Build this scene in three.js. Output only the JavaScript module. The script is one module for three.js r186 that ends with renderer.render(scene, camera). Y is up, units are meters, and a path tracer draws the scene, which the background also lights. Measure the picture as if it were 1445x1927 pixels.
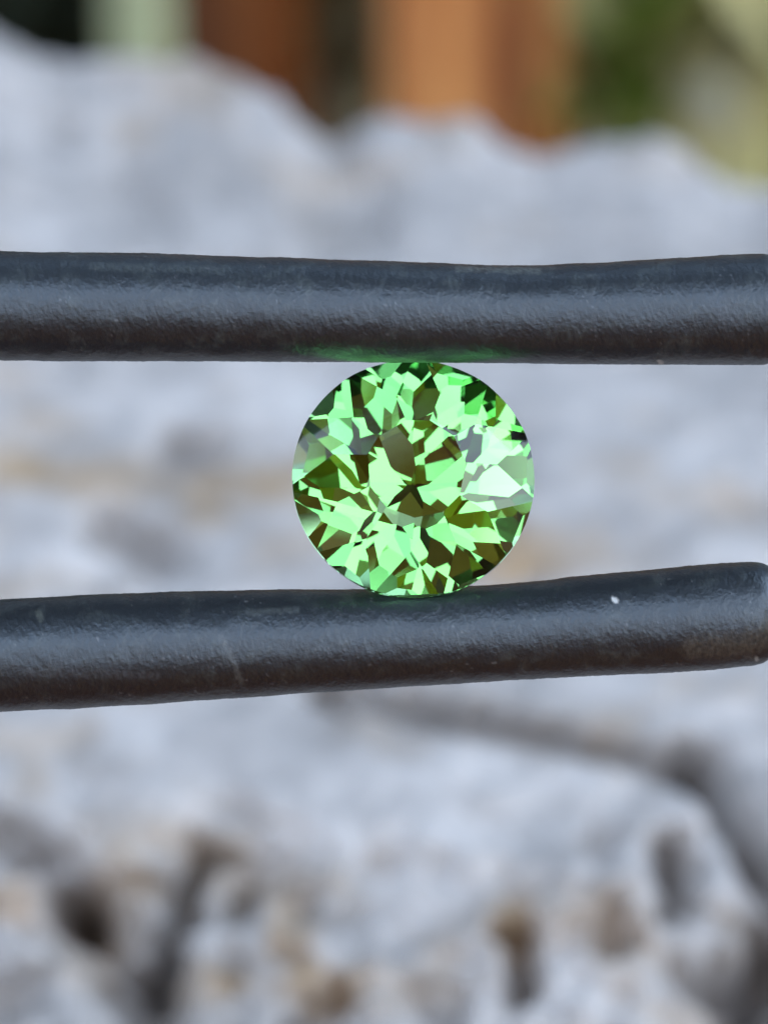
import * as THREE from 'three';
import { ImprovedNoise } from 'three/addons/math/ImprovedNoise.js';
import { mergeGeometries } from 'three/addons/utils/BufferGeometryUtils.js';

// ---------------------------------------------------------------- camera, sky, sun, exposure
const scene = new THREE.Scene();
const PITCH = THREE.MathUtils.degToRad(24), CAM_H = 0.45, FOCUS = 0.12;
const PX = 0.0142857e-3 / FOCUS;                       // tangent of one photograph pixel (the stone is 6.5 mm wide, 455 px)
const camera = new THREE.PerspectiveCamera(2 * Math.atan(963.5 * PX) * 180 / Math.PI, 767 / 1024, 0.005, 2000);
camera.position.set(0, CAM_H, 0);
camera.rotation.x = -PITCH;
camera.focus = FOCUS - 0.0006;
camera.userData.fStop = camera.getFocalLength() / 2.05; // an entrance pupil of 2.05 mm

const renderer = new THREE.WebGLRenderer({ antialias: true });
renderer.toneMapping = THREE.LinearToneMapping;
renderer.toneMappingExposure = 1.7;
renderer.shadowMap.enabled = true;

{ // open-shade daylight: pale bluish sky, the same all round, a little bluer overhead
  const W = 64, H = 64, d = new Float32Array(W * H * 4);
  for (let j = 0; j < H; j++) {
    const el = Math.max(0, Math.sin(((j + 0.5) / H - 0.5) * Math.PI));
    for (let i = 0; i < W; i++) d.set([1.02 - 0.34 * el, 1.18 - 0.22 * el, 1.46 - 0.06 * el, 1], (j * W + i) * 4);
  }
  const t = new THREE.DataTexture(d, W, H, THREE.RGBAFormat, THREE.FloatType);
  t.mapping = THREE.EquirectangularReflectionMapping; t.magFilter = THREE.LinearFilter; t.needsUpdate = true;
  scene.background = t; scene.environment = t;
}
const sun = new THREE.DirectionalLight(new THREE.Color(1, 0.99, 0.97), 0.5);
sun.position.set(2.2, 2.6, 2.9);
sun.castShadow = true; sun.shadow.radius = 150; sun.shadow.mapSize.set(2048, 2048);
Object.assign(sun.shadow.camera, { left: -3, right: 3, top: 3, bottom: -3, near: 0.1, far: 12 });
scene.add(sun, sun.target);

// ---------------------------------------------------------------- helpers
let seed = 20240611;
const rnd = () => { seed = (seed * 1664525 + 1013904223) >>> 0; return seed / 4294967296; };
const rr = (a, b) => a + (b - a) * rnd();
const PN = new ImprovedNoise();
const noise = (x, y, z = 0.5) => PN.noise(x, y, z);
const fbm = (x, y, z, n = 4, g = 0.5) => { let s = 0, a = 1; for (let k = 0; k < n; k++) { s += a * noise(x, y, z); x = x * 2.03 + 7.1; y = y * 2.03 + 3.7; z = z * 2.03 + 1.3; a *= g; } return s; };
const smooth = (a, b, x) => { const t = Math.min(1, Math.max(0, (x - a) / (b - a))); return t * t * (3 - 2 * t); };
const lerp = (a, b, t) => a + (b - a) * t;
function curve(pts) {                                  // smooth monotone-ish interpolation through [x, y] pairs
  return (x) => {
    const n = pts.length;
    if (x <= pts[0][0]) return pts[0][1];
    if (x >= pts[n - 1][0]) return pts[n - 1][1];
    let i = 0; while (x > pts[i + 1][0]) i++;
    const [x0, y0] = pts[i], [x1, y1] = pts[i + 1], h = x1 - x0, t = (x - x0) / h;
    const m = (k) => k <= 0 ? (pts[1][1] - pts[0][1]) / (pts[1][0] - pts[0][0]) : k >= n - 1 ? (pts[n - 1][1] - pts[n - 2][1]) / (pts[n - 1][0] - pts[n - 2][0]) : (pts[k + 1][1] - pts[k - 1][1]) / (pts[k + 1][0] - pts[k - 1][0]);
    const t2 = t * t, t3 = t2 * t;
    return (2 * t3 - 3 * t2 + 1) * y0 + (t3 - 2 * t2 + t) * h * m(i) + (-2 * t3 + 3 * t2) * y1 + (t3 - t2) * h * m(i + 1);
  };
}
const F = new THREE.Vector3(0, -Math.sin(PITCH), -Math.cos(PITCH)), U = new THREE.Vector3(0, Math.cos(PITCH), -Math.sin(PITCH));
const at = (px, py, depth) => new THREE.Vector3(0, CAM_H, 0).addScaledVector(F, depth).addScaledVector(U, -(py - 963.5) * PX * depth).add(new THREE.Vector3((px - 722.5) * PX * depth, 0, 0));
const tag = (o, label, category, extra = {}) => { Object.assign(o.userData, { label, category }, extra); return o; };
const lit = (m) => { m.castShadow = m.receiveShadow = true; return m; };
function mesh(name, geometry, material, parent = scene) { const m = lit(new THREE.Mesh(geometry, material)); m.name = name; parent.add(m); return m; }
function group(name) { const g = new THREE.Group(); g.name = name; scene.add(g); return g; }
function grid(nu, nv, f) {                             // f(i, j) -> {p, uv, c}
  const pos = [], uv = [], col = [], idx = [];
  for (let j = 0; j <= nv; j++) for (let i = 0; i <= nu; i++) { const r = f(i / nu, j / nv, i, j); pos.push(r.p.x, r.p.y, r.p.z); uv.push(...(r.uv || [0, 0])); if (r.c) col.push(...r.c); }
  for (let j = 0; j < nv; j++) for (let i = 0; i < nu; i++) { const a = j * (nu + 1) + i, b = a + 1, c = a + nu + 1, d = c + 1; idx.push(a, c, b, b, c, d); }
  const g = new THREE.BufferGeometry();
  g.setAttribute('position', new THREE.Float32BufferAttribute(pos, 3)); g.setAttribute('uv', new THREE.Float32BufferAttribute(uv, 2));
  if (col.length) g.setAttribute('color', new THREE.Float32BufferAttribute(col, 3));
  g.setIndex(idx); g.computeVertexNormals();
  return g;
}
function texture(w, h, f, srgb = false) {
  const d = new Uint8Array(w * h * 4);
  for (let j = 0; j < h; j++) for (let i = 0; i < w; i++) { const c = f(i / w, j / h); const k = (j * w + i) * 4; for (let n = 0; n < 3; n++) d[k + n] = Math.max(0, Math.min(255, Math.round(255 * (Array.isArray(c) ? c[n] : c)))); d[k + 3] = 255; }
  const t = new THREE.DataTexture(d, w, h); t.magFilter = THREE.LinearFilter; t.wrapS = t.wrapT = THREE.RepeatWrapping;
  if (srgb) t.colorSpace = THREE.SRGBColorSpace; t.needsUpdate = true; return t;
}

// ---------------------------------------------------------------- ground
{
  const g = new THREE.CircleGeometry(600, 64); g.rotateX(-Math.PI / 2);
  const uv = g.attributes.uv; for (let i = 0; i < uv.count; i++) uv.setXY(i, g.attributes.position.getX(i) / 3, g.attributes.position.getZ(i) / 3);
  const per = (u, v, s, z, n) => { const a = u * 2 * Math.PI, b = v * 2 * Math.PI; return fbm(Math.cos(a) * s + z, Math.sin(a) * s, Math.cos(b) * s, n) + fbm(Math.sin(b) * s + z, Math.cos(a) * s + 9, Math.sin(b) * s, n); };
  const t = texture(384, 384, (u, v) => { const n = per(u, v, 6, 5, 3) * 0.14, k = smooth(0.15, 0.6, per(u, v, 1.1, 20, 3)); return [lerp(0.38, 0.66, k) + n, lerp(0.19, 0.42, k) + n * 0.8, lerp(0.11, 0.14, k) + n * 0.5]; }, true);
  mesh('ground', g, new THREE.MeshStandardMaterial({ map: t, roughness: 1 })).userData.kind = 'structure';
}

// ---------------------------------------------------------------- rock
const ridge = curve([[-2600, 420], [-1800, 150], [-1000, 210], [-500, 30], [-150, -20], [0, 62], [90, 105], [200, 100], [330, 112], [430, 135], [520, 172], [570, 225], [620, 262], [660, 232], [720, 213], [800, 212], [890, 226], [940, 272], [1020, 290], [1090, 284], [1180, 262], [1270, 276], [1350, 330], [1445, 355], [1600, 300], [1900, 420], [2500, 330], [3200, 520], [3900, 700]]);
const segDist = (x, y, pts) => { let best = 1e9; for (let i = 0; i + 1 < pts.length; i++) { const [ax, ay] = pts[i], [bx, by] = pts[i + 1]; const t = Math.min(1, Math.max(0, ((x - ax) * (bx - ax) + (y - ay) * (by - ay)) / ((bx - ax) ** 2 + (by - ay) ** 2))); best = Math.min(best, Math.hypot(x - ax - t * (bx - ax), y - ay - t * (by - ay))); } return best; };
// clefts: path, half width in photo pixels, depth in mm
const clefts = [
  [[[600, 1300], [760, 1328], [900, 1352], [1080, 1388], [1300, 1440]], 28, 6],
  [[[1300, 1430], [1350, 1490], [1400, 1560], [1460, 1640]], 40, 11],
  [[[-200, 1500], [0, 1560], [95, 1605], [150, 1700]], 38, 8],
  [[[150, 1690], [220, 1790], [275, 1860], [300, 1990]], 56, 11],
  [[[372, 1600], [345, 1660], [318, 1730], [290, 1800]], 40, 11],
  [[[462, 1662], [452, 1690]], 34, 6],
  [[[1258, 1590], [1268, 1680]], 36, 8],
  [[[1125, 1590], [1150, 1612]], 40, 3],
  [[[970, 1760], [985, 1850]], 34, 8],
  [[[1290, 1820], [1350, 1835]], 38, 5],
  [[[1470, 1760], [1440, 1850], [1450, 1980]], 60, 16],
  [[[560, 1930], [640, 1880]], 40, 6],
  [[[195, 990], [310, 1040]], 40, 6],
  [[[320, 835], [375, 845]], 42, 4.5],
  [[[620, 230], [690, 330], [705, 430]], 40, 2.5],
  [[[230, 350], [260, 390]], 50, 3],
];
// brown mineral stains: x, y, radius x, radius y, strength
// patches of paler stone, the same way; negative strengths are darker tone
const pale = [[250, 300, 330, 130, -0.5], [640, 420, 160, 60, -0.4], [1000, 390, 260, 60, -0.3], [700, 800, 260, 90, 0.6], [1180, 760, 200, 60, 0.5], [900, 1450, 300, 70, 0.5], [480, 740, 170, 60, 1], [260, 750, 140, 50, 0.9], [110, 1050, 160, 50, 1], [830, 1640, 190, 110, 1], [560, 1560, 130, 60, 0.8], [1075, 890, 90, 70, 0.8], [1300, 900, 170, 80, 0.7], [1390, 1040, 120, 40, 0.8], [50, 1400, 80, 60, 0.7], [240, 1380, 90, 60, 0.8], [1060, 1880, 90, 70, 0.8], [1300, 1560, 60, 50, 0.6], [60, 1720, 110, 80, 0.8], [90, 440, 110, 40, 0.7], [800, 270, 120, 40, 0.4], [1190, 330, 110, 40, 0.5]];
const stains = [[230, 890, 290, 50, 0.6], [1000, 1045, 220, 55, 0.5], [480, 900, 150, 60, 0.45], [900, 1010, 120, 60, 0.3], [160, 1760, 90, 120, 0.4], [360, 1850, 90, 60, 0.5], [600, 1850, 110, 50, 0.5], [1130, 1720, 110, 40, 0.45], [240, 1560, 120, 60, 0.3], [385, 968, 60, 34, 0.9], [20, 870, 70, 45, 0.7], [130, 905, 130, 30, 0.35], [255, 235, 45, 35, 0.45], [545, 1760, 60, 90, 0.75], [60, 1470, 50, 40, 0.4], [230, 1640, 90, 70, 0.4], [1000, 1030, 130, 60, 0.22], [1180, 1790, 90, 60, 0.4], [960, 1750, 60, 60, 0.6], [440, 1840, 50, 30, 0.8], [20, 1690, 60, 50, 0.5], [700, 1860, 180, 60, 0.35], [830, 1790, 60, 60, 0.3], [250, 1100, 60, 20, 0.2], [60, 800, 120, 30, 0.3], [940, 1080, 60, 30, 0.3], [1300, 1900, 120, 50, 0.35]];
{
  const depthAt = curve([[-200, 0.30], [100, 0.272], [300, 0.262], [500, 0.248], [700, 0.236], [950, 0.222], [1150, 0.214], [1350, 0.204], [1550, 0.196], [1750, 0.189], [1950, 0.184], [2400, 0.176], [3200, 0.168], [4200, 0.163]]);
  const NU = 620, NV = 620;
  const g = grid(NU, NV, (u, v) => {
    const px = u < 0.1 ? lerp(-2600, -350, u / 0.1) : u > 0.9 ? lerp(1800, 3900, (u - 0.9) / 0.1) : lerp(-350, 1800, (u - 0.1) / 0.8);
    const r = ridge(px) + 16 * noise(px / 75, 4.2) + 9 * noise(px / 28, 8.1);
    let py, D, back = 0;
    if (v < 0.12) { back = 1 - v / 0.12; py = r; D = depthAt(lerp(r, 120, smooth(900, 100, r))); }
    else { const w = (v - 0.12) / 0.88; py = w < 0.86 ? lerp(r, 2050, w / 0.86) : lerp(2050, 4600, (w - 0.86) / 0.14); D = depthAt(lerp(py, 120 + (py - r) * (900 - 120) / (900 - r), smooth(900, 100, r) * (py < 900 ? 1 : 0))); }
    const side = Math.max(0, (Math.abs(px - 650) - 1250) / 1900);
    D += 0.09 * side * side;
    const p = at(px, py, D);
    if (back) { p.addScaledVector(F, 0.16 * back); p.y -= p.y * back ** 4 + 0.004 * back; }
    if (v > 0.95) { const k = (v - 0.95) / 0.05; p.y = lerp(p.y, -0.01, k * k); }
    const edge = Math.max(0, 1 - u / 0.05, (u - 0.95) / 0.05); p.y = lerp(p.y, -0.01, edge ** 3);
    // relief: broad lumps, knobs, pits
    const X = p.x * 1000, Y = p.y * 1000, Z = p.z * 1000;
    const lump = fbm(X / 17 + 3, Y / 17, Z / 22, 3, 0.55) * 3.0;
    const knob = fbm(X / 5.2, Y / 5.2 + 9, Z / 6.5, 3, 0.55);
    const crumb = fbm(X / 1.7 + 11, Y / 1.9, Z / 2.4, 2, 0.5), chunk = Math.abs(fbm(X / 3.4, Y / 3.8 + 4, Z / 4.4 + 8, 2, 0.5));
    const pits = smooth(0.15, 0.65, fbm(X / 4.1 + 40, Y / 4.6, Z / 5, 2, 0.5));
    const low = smooth(1420, 1700, py) * (1 - 0.3 * smooth(600, 760, px) * smooth(1100, 950, px));
    let into = -lump * lerp(0.35, 1, low) - knob * lerp(0.55, 1.7, low) + pits * lerp(0.5, 2.2, low) - crumb * lerp(0.12, 1.0, low) - chunk * lerp(0.2, 1.9, low) + 0.8 * low;
    if (!back) for (const [pts, hw, dp] of clefts) {
      const wob = 26 * noise(px / 60, py / 60, pts[0][0]);
      const d = segDist(px + wob, py + 18 * noise(px / 45, py / 45, 3 + pts[0][1]), pts);
      const e = Math.exp(-((d / hw) ** 2)); into += 0.6 * dp * e;
    }
    p.addScaledVector(F, into / 1000 * (back ? 0.4 : 1)); p.y -= into / 1000 * 0.35;
    // colour: pale grey stone, mottled, with brown mineral stains
    const mott = fbm(X / 3.1, Y / 3.1, Z / 3.1 + 20, 4, 0.6), tone = fbm(X / 11, Y / 11 + 30, Z / 11, 3, 0.5);
    let c = 0.56 + 0.12 * mott + 0.11 * tone;
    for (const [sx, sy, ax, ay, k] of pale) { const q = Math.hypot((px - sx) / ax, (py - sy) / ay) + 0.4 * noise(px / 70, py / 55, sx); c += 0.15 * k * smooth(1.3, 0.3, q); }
    let br = 0.42 * smooth(0.1, 0.7, fbm(X / 8 + 60, Y / 8, Z / 8, 3, 0.55)); 
    for (const [sx, sy, ax, ay, k] of stains) { const q = Math.hypot((px - sx) / ax, (py - sy) / ay) + 0.45 * noise(px / 50, py / 40, sx); br += k * smooth(1.25, 0.35, q); }
    br = Math.min(1, Math.max(0, br));
    const col = [c * lerp(1.03, 0.92, br), c * lerp(0.95, 0.66, br), c * lerp(0.89, 0.42, br)].map((x) => Math.min(0.82, x));
    return { p, uv: [px / 1000, py / 1000], c: col };
  });
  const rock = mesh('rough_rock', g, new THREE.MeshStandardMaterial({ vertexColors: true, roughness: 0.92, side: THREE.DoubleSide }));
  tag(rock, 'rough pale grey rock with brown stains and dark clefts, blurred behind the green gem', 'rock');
}

// ---------------------------------------------------------------- timber posts and plants behind the rock
function timberPost(name, px0, px1, depth, tint, label) {
  const w = (px1 - px0) * PX * depth, c = at((px0 + px1) / 2, 120, depth);
  const tex = texture(128, 512, (u, v) => {
    const a = u * 2 * Math.PI, s = fbm(Math.cos(a) * 2.2 + tint.k, Math.sin(a) * 2.2, v * 9, 4, 0.6), f = noise(Math.cos(a) * 14 + tint.k, Math.sin(a) * 14, v * 20);
    const m = 0.55 + 0.7 * s + 0.18 * f, knot = Math.exp(-(((u - tint.knot[0]) / 0.032) ** 2 + ((v - tint.knot[1]) / 0.05) ** 2));
    return tint.a.map((x, n) => lerp(lerp(x, tint.b[n], Math.min(1, Math.max(0, m))), tint.d[n], knot));
  }, true);
  const H = 0.75, g = grid(48, 40, (u, v) => {
    const a = u * 2 * Math.PI, k = 4.5, ca = Math.cos(a), sa = Math.sin(a), q = (Math.abs(ca) ** k + Math.abs(sa) ** k) ** (-1 / k);
    const y = H * (1 - v), taper = 1 - 0.25 * smooth(0.03, 0, v);
    const r = w / 2 * q * taper * (1 + 0.03 * fbm(ca * 2 + tint.k, sa * 2, y * 9, 3));
    return { p: new THREE.Vector3(ca * r, y, -sa * r), uv: [u, 1 - v] };
  });
  const cap = new THREE.CircleGeometry(w / 2 * 0.76, 48); cap.rotateX(-Math.PI / 2); cap.translate(0, H - 0.002, 0);
  const o = group(name); o.position.set(c.x, 0, c.z);
  const m = new THREE.MeshStandardMaterial({ map: tex, roughness: 0.8 });
  mesh('shaft', g, m, o); mesh('end_grain', cap, m, o);
  tag(o, label, 'post', { group: 'timber posts behind the rock' });
  return o;
}
timberPost('timber_post', 285, 575, 1.0, { k: 3, a: [0.45, 0.24, 0.09], b: [0.66, 0.42, 0.20], d: [0.25, 0.13, 0.07], knot: [0.70, 0.19] }, 'dark red-brown timber post blurred behind the rock');
timberPost('timber_post_001', 725, 1058, 0.97, { k: 23, a: [0.80, 0.42, 0.19], b: [1.0, 0.74, 0.46], d: [0.42, 0.20, 0.09], knot: [0.805, 0.195] }, 'bright orange timber post blurred behind the rock');

function leafGeometry(len, wid, bend = 0.25) {
  const g = new THREE.PlaneGeometry(wid, len, 2, 5); g.translate(0, len / 2, 0);
  const p = g.attributes.position;
  for (let i = 0; i < p.count; i++) { const t = p.getY(i) / len; p.setX(i, p.getX(i) * Math.sin(Math.PI * Math.min(0.98, 0.06 + 0.93 * t)) ** 0.8); p.setZ(i, Math.abs(p.getX(i)) * 0.35 - bend * len * t * t); }
  g.computeVertexNormals(); return g;
}
const leafMat = (c) => new THREE.MeshStandardMaterial({ color: new THREE.Color().setRGB(...c), roughness: 0.6, side: THREE.DoubleSide });
function foliage(parent, name, n, place, geo, mat, tint = 0.35) {
  const im = new THREE.InstancedMesh(geo, mat, n), m = new THREE.Matrix4(), e = new THREE.Euler(), q = new THREE.Quaternion(), s = new THREE.Vector3(), c = new THREE.Color();
  for (let i = 0; i < n; i++) {
    const r = place(i); q.setFromEuler(e.set(...(r.turn || [rr(-1.4, 1.4), rr(0, 6.3), rr(-1.4, 1.4)])));
    const k = r.size || rr(0.7, 1.3); m.compose(r.p, q, s.set(k, k, k)); im.setMatrixAt(i, m);
    const b = rr(1 - tint, 1 + tint); im.setColorAt(i, c.setRGB(b * rr(0.9, 1.1), b, b * rr(0.85, 1.1)));
  }
  im.name = name; im.userData.kind = 'stuff'; lit(im); parent.add(im); return im;
}
function shrub(name, label, px, depth, rx, h, n, color, len, wid, stemColor = [0.12, 0.09, 0.05]) {
  const o = group(name), c = at(px, 100, depth); o.position.set(c.x, 0, c.z);
  const stems = [];
  for (let k = 0; k < 7; k++) { const a = rr(0, 6.3), r = rr(0.2, 0.8) * rx; stems.push(new THREE.TubeGeometry(new THREE.CatmullRomCurve3([new THREE.Vector3(Math.cos(a) * r * 0.3, 0, Math.sin(a) * r * 0.3), new THREE.Vector3(Math.cos(a) * r * 0.6, h * 0.5, Math.sin(a) * r * 0.6), new THREE.Vector3(Math.cos(a) * r, h * 0.95, Math.sin(a) * r)]), 10, 0.004, 6)); }
  mesh('stem', mergeGeometries(stems), new THREE.MeshStandardMaterial({ color: new THREE.Color().setRGB(...stemColor), roughness: 0.9 }), o);
  foliage(o, 'foliage', n, () => { const a = rr(0, 6.3), t = rr(0.05, 1), r = rx * Math.sqrt(rnd()) * (0.75 + 0.4 * noise(a * 2, t * 4, px)); return { p: new THREE.Vector3(Math.cos(a) * r, t * h, Math.sin(a) * r) }; }, leafGeometry(len, wid), leafMat(color));
  return tag(o, label, 'shrub');
}
shrub('broad_leaved_shrub', 'fresh green leafy shrub beside the bright orange post', 1112, 0.98, 0.02, 0.5, 420, [0.24, 0.33, 0.06], 0.026, 0.014);
shrub('yellowing_shrub', 'pale yellow-green shrub filling the corner behind the rock', 1330, 1.02, 0.075, 0.55, 900, [0.60, 0.55, 0.28], 0.055, 0.032);
shrub('dry_shrub', 'dry brown shrub showing in the gap between the posts', 660, 1.2, 0.09, 0.5, 800, [0.60, 0.44, 0.24], 0.045, 0.026);
shrub('dark_shrub', 'blackish green shrub at the corner beside the pale stalk', 0, 1.12, 0.085, 0.5, 500, [0.035, 0.05, 0.025], 0.045, 0.026);
{ // pale upright stalk left of the dark post
  const o = group('pale_stalk'), c = at(205, 100, 0.85); o.position.set(c.x, 0, c.z);
  const w = 140 * PX * 0.85;
  const g = grid(24, 30, (u, v) => { const a = u * 2 * Math.PI, y = 0.42 * (1 - v), r = w / 2 * (1 - 0.35 * (1 - v)) * (1 + 0.06 * Math.cos(8 * a)); return { p: new THREE.Vector3(Math.cos(a) * r + 0.006 * Math.sin(y * 9), y, -Math.sin(a) * r) }; });
  mesh('stem', g, new THREE.MeshStandardMaterial({ color: new THREE.Color().setRGB(0.52, 0.58, 0.33), roughness: 0.6 }), o);
  for (let k = 0; k < 3; k++) { const l = mesh('leaf', leafGeometry(0.16, 0.03, 0.5), leafMat([0.2, 0.28, 0.1]), o); l.position.set(0, 0.36 + 0.02 * k, 0); l.rotation.set(-0.7, k * 2.1 + 0.4, 0); }
  tag(o, 'thick pale green stalk rising behind the rock beside the dark post', 'plant');
}
{ // small pale seed head on the right
  const o = group('seed_head'), c = at(1342, 205, 0.8); o.position.set(c.x, 0, c.z);
  const r = 40 * PX * 0.8, gs = [];
  for (let k = 0; k < 60; k++) { const y = 1 - 2 * (k + 0.5) / 60, a = k * 2.39996, q = Math.sqrt(1 - y * y), s = new THREE.SphereGeometry(r * 0.32, 8, 6); s.translate(q * Math.cos(a) * r * 0.85, c.y + y * r * 1.2, q * Math.sin(a) * r * 0.85); gs.push(s); }
  mesh('head', mergeGeometries(gs), new THREE.MeshStandardMaterial({ color: new THREE.Color().setRGB(0.42, 0.40, 0.28), roughness: 0.9 }), o);
  mesh('stem', new THREE.TubeGeometry(new THREE.CatmullRomCurve3([new THREE.Vector3(0.01, 0, 0), new THREE.Vector3(0.004, c.y * 0.5, 0), new THREE.Vector3(0, c.y - r, 0)]), 16, 0.0012, 8), new THREE.MeshStandardMaterial({ color: new THREE.Color().setRGB(0.25, 0.22, 0.12), roughness: 0.9 }), o);
  tag(o, 'small pale round seed head above the rock edge', 'seed head');
}
{ // clipped hedge closing the view, made taller to block the sky behind
  const o = group('hedge'); o.position.set(0, 0, -1.75);
  const twigs = [];
  for (let k = 0; k < 40; k++) { const x = rr(-1.5, 1.5), z = rr(-0.2, 0.2); twigs.push(new THREE.TubeGeometry(new THREE.CatmullRomCurve3([new THREE.Vector3(x, 0, z * 0.3), new THREE.Vector3(x + rr(-0.1, 0.1), 1.2, z * 0.6), new THREE.Vector3(x + rr(-0.2, 0.2), 2.6, z)]), 8, 0.007, 6)); }
  mesh('stem', mergeGeometries(twigs), new THREE.MeshStandardMaterial({ color: new THREE.Color().setRGB(0.09, 0.07, 0.045), roughness: 0.95 }), o);
  foliage(o, 'foliage', 16000, (i) => ({ p: new THREE.Vector3(rr(-2, 2), rr(0.0, 2.7), rr(-0.28, 0.28)) }), leafGeometry(0.075, 0.042), leafMat([0.07, 0.095, 0.035]));
  tag(o, 'tall dense green hedge far behind the posts', 'hedge');
}
{ // the tree whose boughs shade the bench from above
  const o = group('shade_tree'); o.position.set(-1.25, 0, -1.0);
  const bark = new THREE.MeshStandardMaterial({ color: new THREE.Color().setRGB(0.13, 0.09, 0.06), roughness: 0.95 });
  const V = (x, y, z) => new THREE.Vector3(x, y, z);
  mesh('trunk', grid(20, 24, (u, v) => { const a = u * 2 * Math.PI, y = 2.4 * (1 - v), r = lerp(0.12, 0.07, 1 - v) * (1 + 0.08 * fbm(Math.cos(a) * 2, Math.sin(a) * 2, y * 2, 3)); return { p: V(Math.cos(a) * r, y, -Math.sin(a) * r) }; }), bark, o);
  const tips = [[1.4, 2.2, 0.6], [1.1, 2.6, 1.5], [0.3, 2.8, 1.3], [2.2, 2.7, 0.9], [1.6, 3.0, 0.1], [0.2, 3.1, -0.4], [-0.8, 2.8, 0.5], [2.0, 2.5, 1.6]];
  mesh('bough', mergeGeometries(tips.map(([x, y, z]) => new THREE.TubeGeometry(new THREE.CatmullRomCurve3([V(0, 1.9, 0), V(x * 0.4, lerp(2.1, y, 0.3), z * 0.4), V(x, y, z)]), 14, 0.03, 8))), bark, o);
  foliage(o, 'crown', 9000, (i) => { const t = tips[i % tips.length], k = Math.pow(rnd(), 0.4); const d = V(rr(-1, 1), rr(-1, 1), rr(-1, 1)).normalize().multiplyScalar(0.62 * Math.cbrt(rnd())); return { p: V(t[0] * lerp(0.45, 1.05, k) + d.x, t[1] + d.y * 0.45, t[2] * lerp(0.45, 1.05, k) + d.z) }; }, leafGeometry(0.10, 0.06), leafMat([0.07, 0.11, 0.03]));
  tag(o, 'leafy tree overhanging from above, out of the picture', 'tree');
}

// unseen shrubs added beside and behind the camera to tint the stone's reflections
function addedShrub(name, label, x, z, rx, h, n, color) {
  const o = group(name); o.position.set(x, 0, z);
  const stems = [];
  for (let k = 0; k < 9; k++) { const a = k * 0.7 + x, r = rr(0.2, 0.8) * rx; stems.push(new THREE.TubeGeometry(new THREE.CatmullRomCurve3([new THREE.Vector3(0, 0, 0), new THREE.Vector3(Math.cos(a) * r * 0.6, h * 0.5, Math.sin(a) * r * 0.6), new THREE.Vector3(Math.cos(a) * r, h * 0.9, Math.sin(a) * r)]), 10, 0.008, 6)); }
  mesh('stem', mergeGeometries(stems), new THREE.MeshStandardMaterial({ color: new THREE.Color().setRGB(0.12, 0.08, 0.05), roughness: 0.9 }), o);
  foliage(o, 'foliage', n, () => { const a = rr(0, 6.3), t = rr(0.04, 1), r = rx * Math.sqrt(rnd()) * (0.8 + 0.4 * noise(a * 2, t * 4, x)) * Math.sqrt(Math.max(0.1, 1 - t * t * 0.8)); return { p: new THREE.Vector3(Math.cos(a) * r, t * h, Math.sin(a) * r) }; }, leafGeometry(0.075, 0.045), leafMat(color));
  return tag(o, label, 'shrub');
}
addedShrub('added_copper_shrub', 'coppery brown shrub added beside the rock, unseen, to darken gem reflections', -1.05, 0.2, 0.42, 1.3, 2600, [0.36, 0.13, 0.035]);
addedShrub('added_golden_shrub', 'golden yellow shrub added behind the viewpoint, unseen, to tint gem reflections', 0.95, 0.85, 0.45, 1.35, 2400, [0.92, 0.72, 0.08]);
addedShrub('added_golden_shrub_001', 'low golden shrub added near the added trunk, unseen, to tint gem reflections', -0.6, 1.1, 0.34, 1.25, 2000, [0.92, 0.70, 0.07]);
{ // unseen trunk added behind the camera to darken and brown the stone's reflections
  const o = group('added_trunk'); o.position.set(0.09, 0, 1.5);
  const bark = new THREE.MeshStandardMaterial({ color: new THREE.Color().setRGB(0.38, 0.11, 0.03), roughness: 0.95 });
  mesh('trunk', grid(60, 60, (u, v) => { const a = u * 2 * Math.PI, y = 3.4 * (1 - v), r = (0.2 + 0.1 * smooth(0.5, 0, y)) * (1 + 0.1 * fbm(Math.cos(a) * 4, Math.sin(a) * 4, y * 1.5, 3)); return { p: new THREE.Vector3(Math.cos(a) * r, y, -Math.sin(a) * r) }; }), bark, o);
  tag(o, 'stout brown trunk added behind the viewpoint, unseen, to darken gem reflections', 'tree');
}

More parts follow.
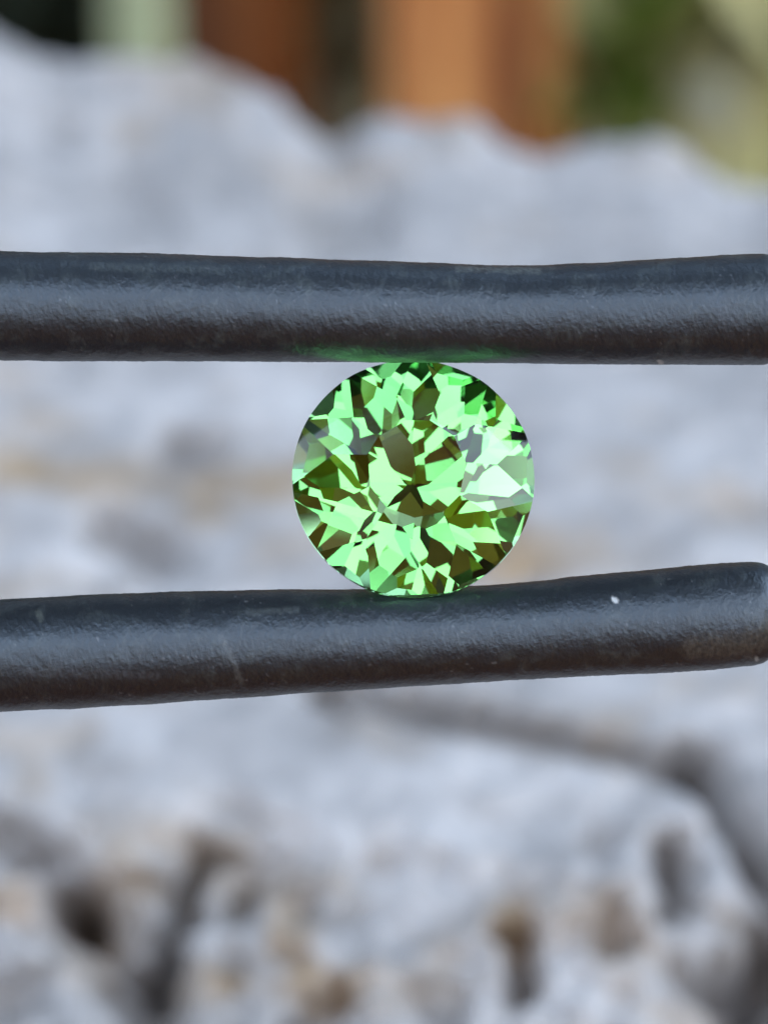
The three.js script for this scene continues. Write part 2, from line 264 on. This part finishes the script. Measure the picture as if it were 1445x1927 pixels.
// ---------------------------------------------------------------- tweezers
const GRAIN = texture(512, 512, (u, v) => 0.5 + 0.5 * noise(u * 48, v * 48, 0.2) * 0.7 + 0.3 * noise(u * 110, v * 110, 4.2));
const rubber = new THREE.MeshPhysicalMaterial({ vertexColors: true, roughness: 0.40, ior: 2.1, specularColor: new THREE.Color().setRGB(0.82, 0.92, 1.0), bumpMap: GRAIN, bumpScale: 0.000009 });
const steel = new THREE.MeshStandardMaterial({ color: new THREE.Color().setRGB(0.55, 0.55, 0.56), metalness: 1, roughness: 0.3 });
const ROD_D = 0.12013;
function prong(parent, topPts, botPts, xe, L, salt, marks) {
  const top = curve(topPts), bot = curve(botPts), xs = [];
  for (let x = -3000; x < -60; x += 40) xs.push(x);
  for (let x = -60; x < xe - L; x += 2.4) xs.push(x);
  for (let k = 0; k <= 40; k++) xs.push(xe - L + L * Math.sin(k / 40 * Math.PI / 2));
  const NA = 150, S = PX * ROD_D;
  const g = grid(NA, xs.length - 1, (u, v, i, j) => {
    const x = xs[j], a = u * 2 * Math.PI - Math.PI / 2 * 2;           // the seam lies behind
    const cy = (top(x) + bot(x)) / 2, e = Math.max(0, (x - (xe - L)) / L);
    let r = (bot(x) - top(x)) / 2 * Math.pow(Math.max(0, 1 - Math.pow(e, 2.6)), 1 / 2.6);
    const sy = Math.sin(a), cz = Math.cos(a);
    const R0 = 95, n1 = fbm(x / 70, sy * R0 / 70 + salt, cz * R0 / 70, 2), n2 = noise(x / 17 - sy * 1.6, sy * R0 / 24 + salt, cz * R0 / 24), n3 = noise(x / 7 - sy * 2, sy * R0 / 9 + salt, cz * R0 / 9), n4 = noise(x / 3.6, sy * R0 / 4 + salt, cz * R0 / 4);
    if (x > -100) r += 1.2 * n1 + 0.5 * n2 + 0.65 * n3 + 0.5 * n4;
    if (r < 0.2) r = Math.max(0, 1 - e) * 4;
    const p = at(x, cy - sy * r, ROD_D); p.addScaledVector(F, -cz * r * S);
    // black rubber coat with pale dust specks and scuffs
    const sp = smooth(0.42, 0.66, noise(x / 6.5, sy * R0 / 5 + salt * 3, cz * R0 / 5)) * smooth(0.05, 0.35, noise(x / 60, sy * 2 + salt, 9)), film = smooth(-0.1, 0.6, fbm(x / 55, sy * 2.2 + salt, cz * 2, 3)) ;
    const c = [0.009, 0.010, 0.012].map((q, k) => q + film * [0.020, 0.023, 0.020][k] * Math.max(0, 0.6 + 1.0 * n2 + 1.2 * n3 + 0.8 * n4) + sp * 0.10);
    if (cz > 0) for (const [pts, hw, col] of marks) { const d = segDist(x + 3 * n3, cy - sy * r + 4 * n2, pts); const k = smooth(1.3, 0.5, d / hw) * Math.min(1, Math.max(0.1, 0.55 + 0.7 * n3 + 0.5 * n4 + (hw < 7 ? 0.4 : 0))); for (let q = 0; q < 3; q++) c[q] = lerp(c[q], col[q], k); }
    return { p, uv: [x * S / 0.004, u * 2 * Math.PI * R0 * S / 0.004], c };
  });
  return mesh('prong', g, rubber, parent);
}
{
  const o = group('gem_tweezers');
  prong(o, [[-3000, 120], [-1500, 360], [-600, 452], [0, 473], [250, 476], [500, 484], [740, 492], [900, 498], [980, 500], [1060, 497], [1200, 490], [1380, 479], [1480, 476]], [[-3000, 325], [-1500, 566], [-600, 660], [0, 678], [400, 680], [740, 682], [1000, 684], [1200, 686], [1480, 687]], 1474, 46, 2.3, [[[[1238, 681], [1244, 684]], 4, [0.4, 0.4, 0.38]], [[[860, 508], [1010, 512]], 7, [0.10, 0.11, 0.10]], [[[1330, 560], [1360, 600]], 20, [0.03, 0.034, 0.04]], [[[180, 505], [420, 512]], 9, [0.05, 0.056, 0.05]]]);
  prong(o, [[-3000, 1360], [-1500, 1260], [-600, 1170], [0, 1129], [100, 1123], [250, 1116], [500, 1110], [740, 1108], [880, 1103], [1000, 1095], [1100, 1083], [1200, 1074], [1300, 1064], [1380, 1058], [1480, 1057]], [[-3000, 1565], [-1500, 1465], [-600, 1378], [0, 1340], [200, 1330], [400, 1317], [600, 1303], [800, 1290], [1000, 1278], [1200, 1268], [1300, 1263], [1400, 1254], [1480, 1244]], 1474, 62, 8.9, [[[[1150, 1127], [1154, 1128]], 5, [0.75, 0.74, 0.7]], [[[418, 1195], [436, 1222], [444, 1246], [456, 1280]], 6, [0.06, 0.063, 0.06]], [[[1300, 1215], [1400, 1210], [1440, 1190]], 26, [0.085, 0.075, 0.06]], [[[78, 1150], [84, 1162]], 6, [0.08, 0.088, 0.075]], [[[470, 1152], [560, 1146]], 6, [0.05, 0.055, 0.052]], [[[60, 1262], [300, 1268]], 8, [0.05, 0.052, 0.056]], [[[1416, 1237], [1420, 1240]], 4, [0.3, 0.3, 0.28]]]);
  // steel arms that run back to a joined grip, outside the picture
  const arm = (y0, y1) => new THREE.TubeGeometry(new THREE.CatmullRomCurve3([at(-2900, y0, ROD_D), at(-4200, y0 + (y1 - y0) * 0.12, ROD_D), at(-6000, lerp(y0, y1, 0.6), ROD_D), at(-7400, y1, ROD_D)]), 60, 0.0011, 16);
  mesh('arm', arm(222, 740), steel, o); mesh('arm', arm(1462, 900), steel, o);
  mesh('grip', (() => { const a = at(-7200, 820, ROD_D), b = at(-8600, 820, ROD_D), g = new THREE.LatheGeometry([[0, 0], [0.0026, 0.0004], [0.0034, 0.002], [0.0034, 0.017], [0.0026, 0.0194], [0, 0.02]].map(([x, y]) => new THREE.Vector2(x, y)), 32); g.rotateZ(Math.PI / 2); g.translate(a.x, a.y, a.z); return g; })(), steel, o);
  tag(o, 'black rubber-coated tweezers gripping the green gem between two prongs', 'tweezers');
}

// ---------------------------------------------------------------- the cut stone
{
  const R = 3.25, planes = [];                                        // millimetres, table towards +z
  const deg = Math.PI / 180;
  let s2 = 77; const r2 = () => { s2 = (s2 * 1103515245 + 12345) >>> 0; return s2 / 4294967296 - 0.5; };
  const ring = (n, off, angle, px, py, up, jit = 0.8, uneven = 0) => {            // planes tilted by `angle` from the girdle plane, through radius px at height py
    for (let k = 0; k < n; k++) {
      const az = (k + off) / n * 2 * Math.PI + r2() * jit * 2 * deg, t = (angle + r2() * jit) * deg;
      const nr = Math.sin(t), nz = Math.cos(t) * up;
      const N = new THREE.Vector3(Math.cos(az) * nr, Math.sin(az) * nr, nz);
      planes.push([N, nr * px + nz * py + r2() * uneven]);
    }
  };
  const gird = 0.07;
  planes.push([new THREE.Vector3(0.012, -0.01, 1).normalize(), gird + 1.35]);   // table
  for (let q = 0; q < 17; q++) r2();
  ring(11, 0, 38, R, gird, 1, 1.5);                                   // crown, three tiers
  ring(11, 0.5, 33, R * 0.8, gird + 0.5, 1, 1.5);
  ring(11, 0, 25, R * 0.54, gird + 1.22, 1, 1.5);
  ring(96, 0, 90, R, 0, 1, 0);                                         // girdle
  ring(11, 0, 47, R, -gird, -1, 2.4);                                 // pavilion, four tiers, a little uneven as cut by hand
  ring(11, 0.5, 43.5, R * 0.88, -gird - 0.42, -1, 2.4, 0.06);
  ring(11, 0, 41, R * 0.62, -gird - 1.2, -1, 2.4, 0.1);
  ring(5, 0.5, 38, R * 0.34, -gird - 2.0, -1, 2.6, 0.14);
  const verts = [], gem = group('green_gem');
  for (let i = 0; i < planes.length; i++) {
    const [N, d] = planes[i], a = new THREE.Vector3(Math.abs(N.x) < 0.8 ? 1 : 0, Math.abs(N.x) < 0.8 ? 0 : 1, 0).cross(N).normalize(), b = N.clone().cross(a);
    let poly = [[-1, -1], [1, -1], [1, 1], [-1, 1]].map(([x, y]) => N.clone().multiplyScalar(d).addScaledVector(a, x * 12).addScaledVector(b, y * 12));
    for (let j = 0; j < planes.length && poly.length; j++) if (j !== i) {
      const [M, e] = planes[j], out = [];
      for (let k = 0; k < poly.length; k++) {
        const p = poly[k], q = poly[(k + 1) % poly.length], dp = M.dot(p) - e, dq = M.dot(q) - e;
        if (dp <= 0) out.push(p);
        if ((dp < 0 && dq > 0) || (dp > 0 && dq < 0)) out.push(p.clone().lerp(q, dp / (dp - dq)));
      }
      poly = out;
    }
    for (let k = 1; k + 1 < poly.length; k++) verts.push(poly[0], poly[k], poly[k + 1]);
  }
  const g = new THREE.BufferGeometry();
  g.setAttribute('position', new THREE.Float32BufferAttribute(verts.flatMap((p) => [p.x / 1000, p.y / 1000, p.z / 1000]), 3));
  g.computeVertexNormals();
  const m = new THREE.MeshPhysicalMaterial({ color: 0xffffff, transmission: 1, thickness: 0.004, roughness: 0, ior: 1.88, attenuationColor: new THREE.Color().setRGB(0.37, 0.96, 0.29), attenuationDistance: 0.0072 });
  g.rotateZ(0.1);
  const stone = mesh('faceted_stone', g, m, gem);
  gem.position.copy(at(777.5, 901, FOCUS));
  gem.rotation.set(-PITCH - 11 * deg, 2 * deg, 0);
  tag(gem, 'round faceted bright green gemstone held between black prongs', 'gemstone');
}

renderer.render(scene, camera);
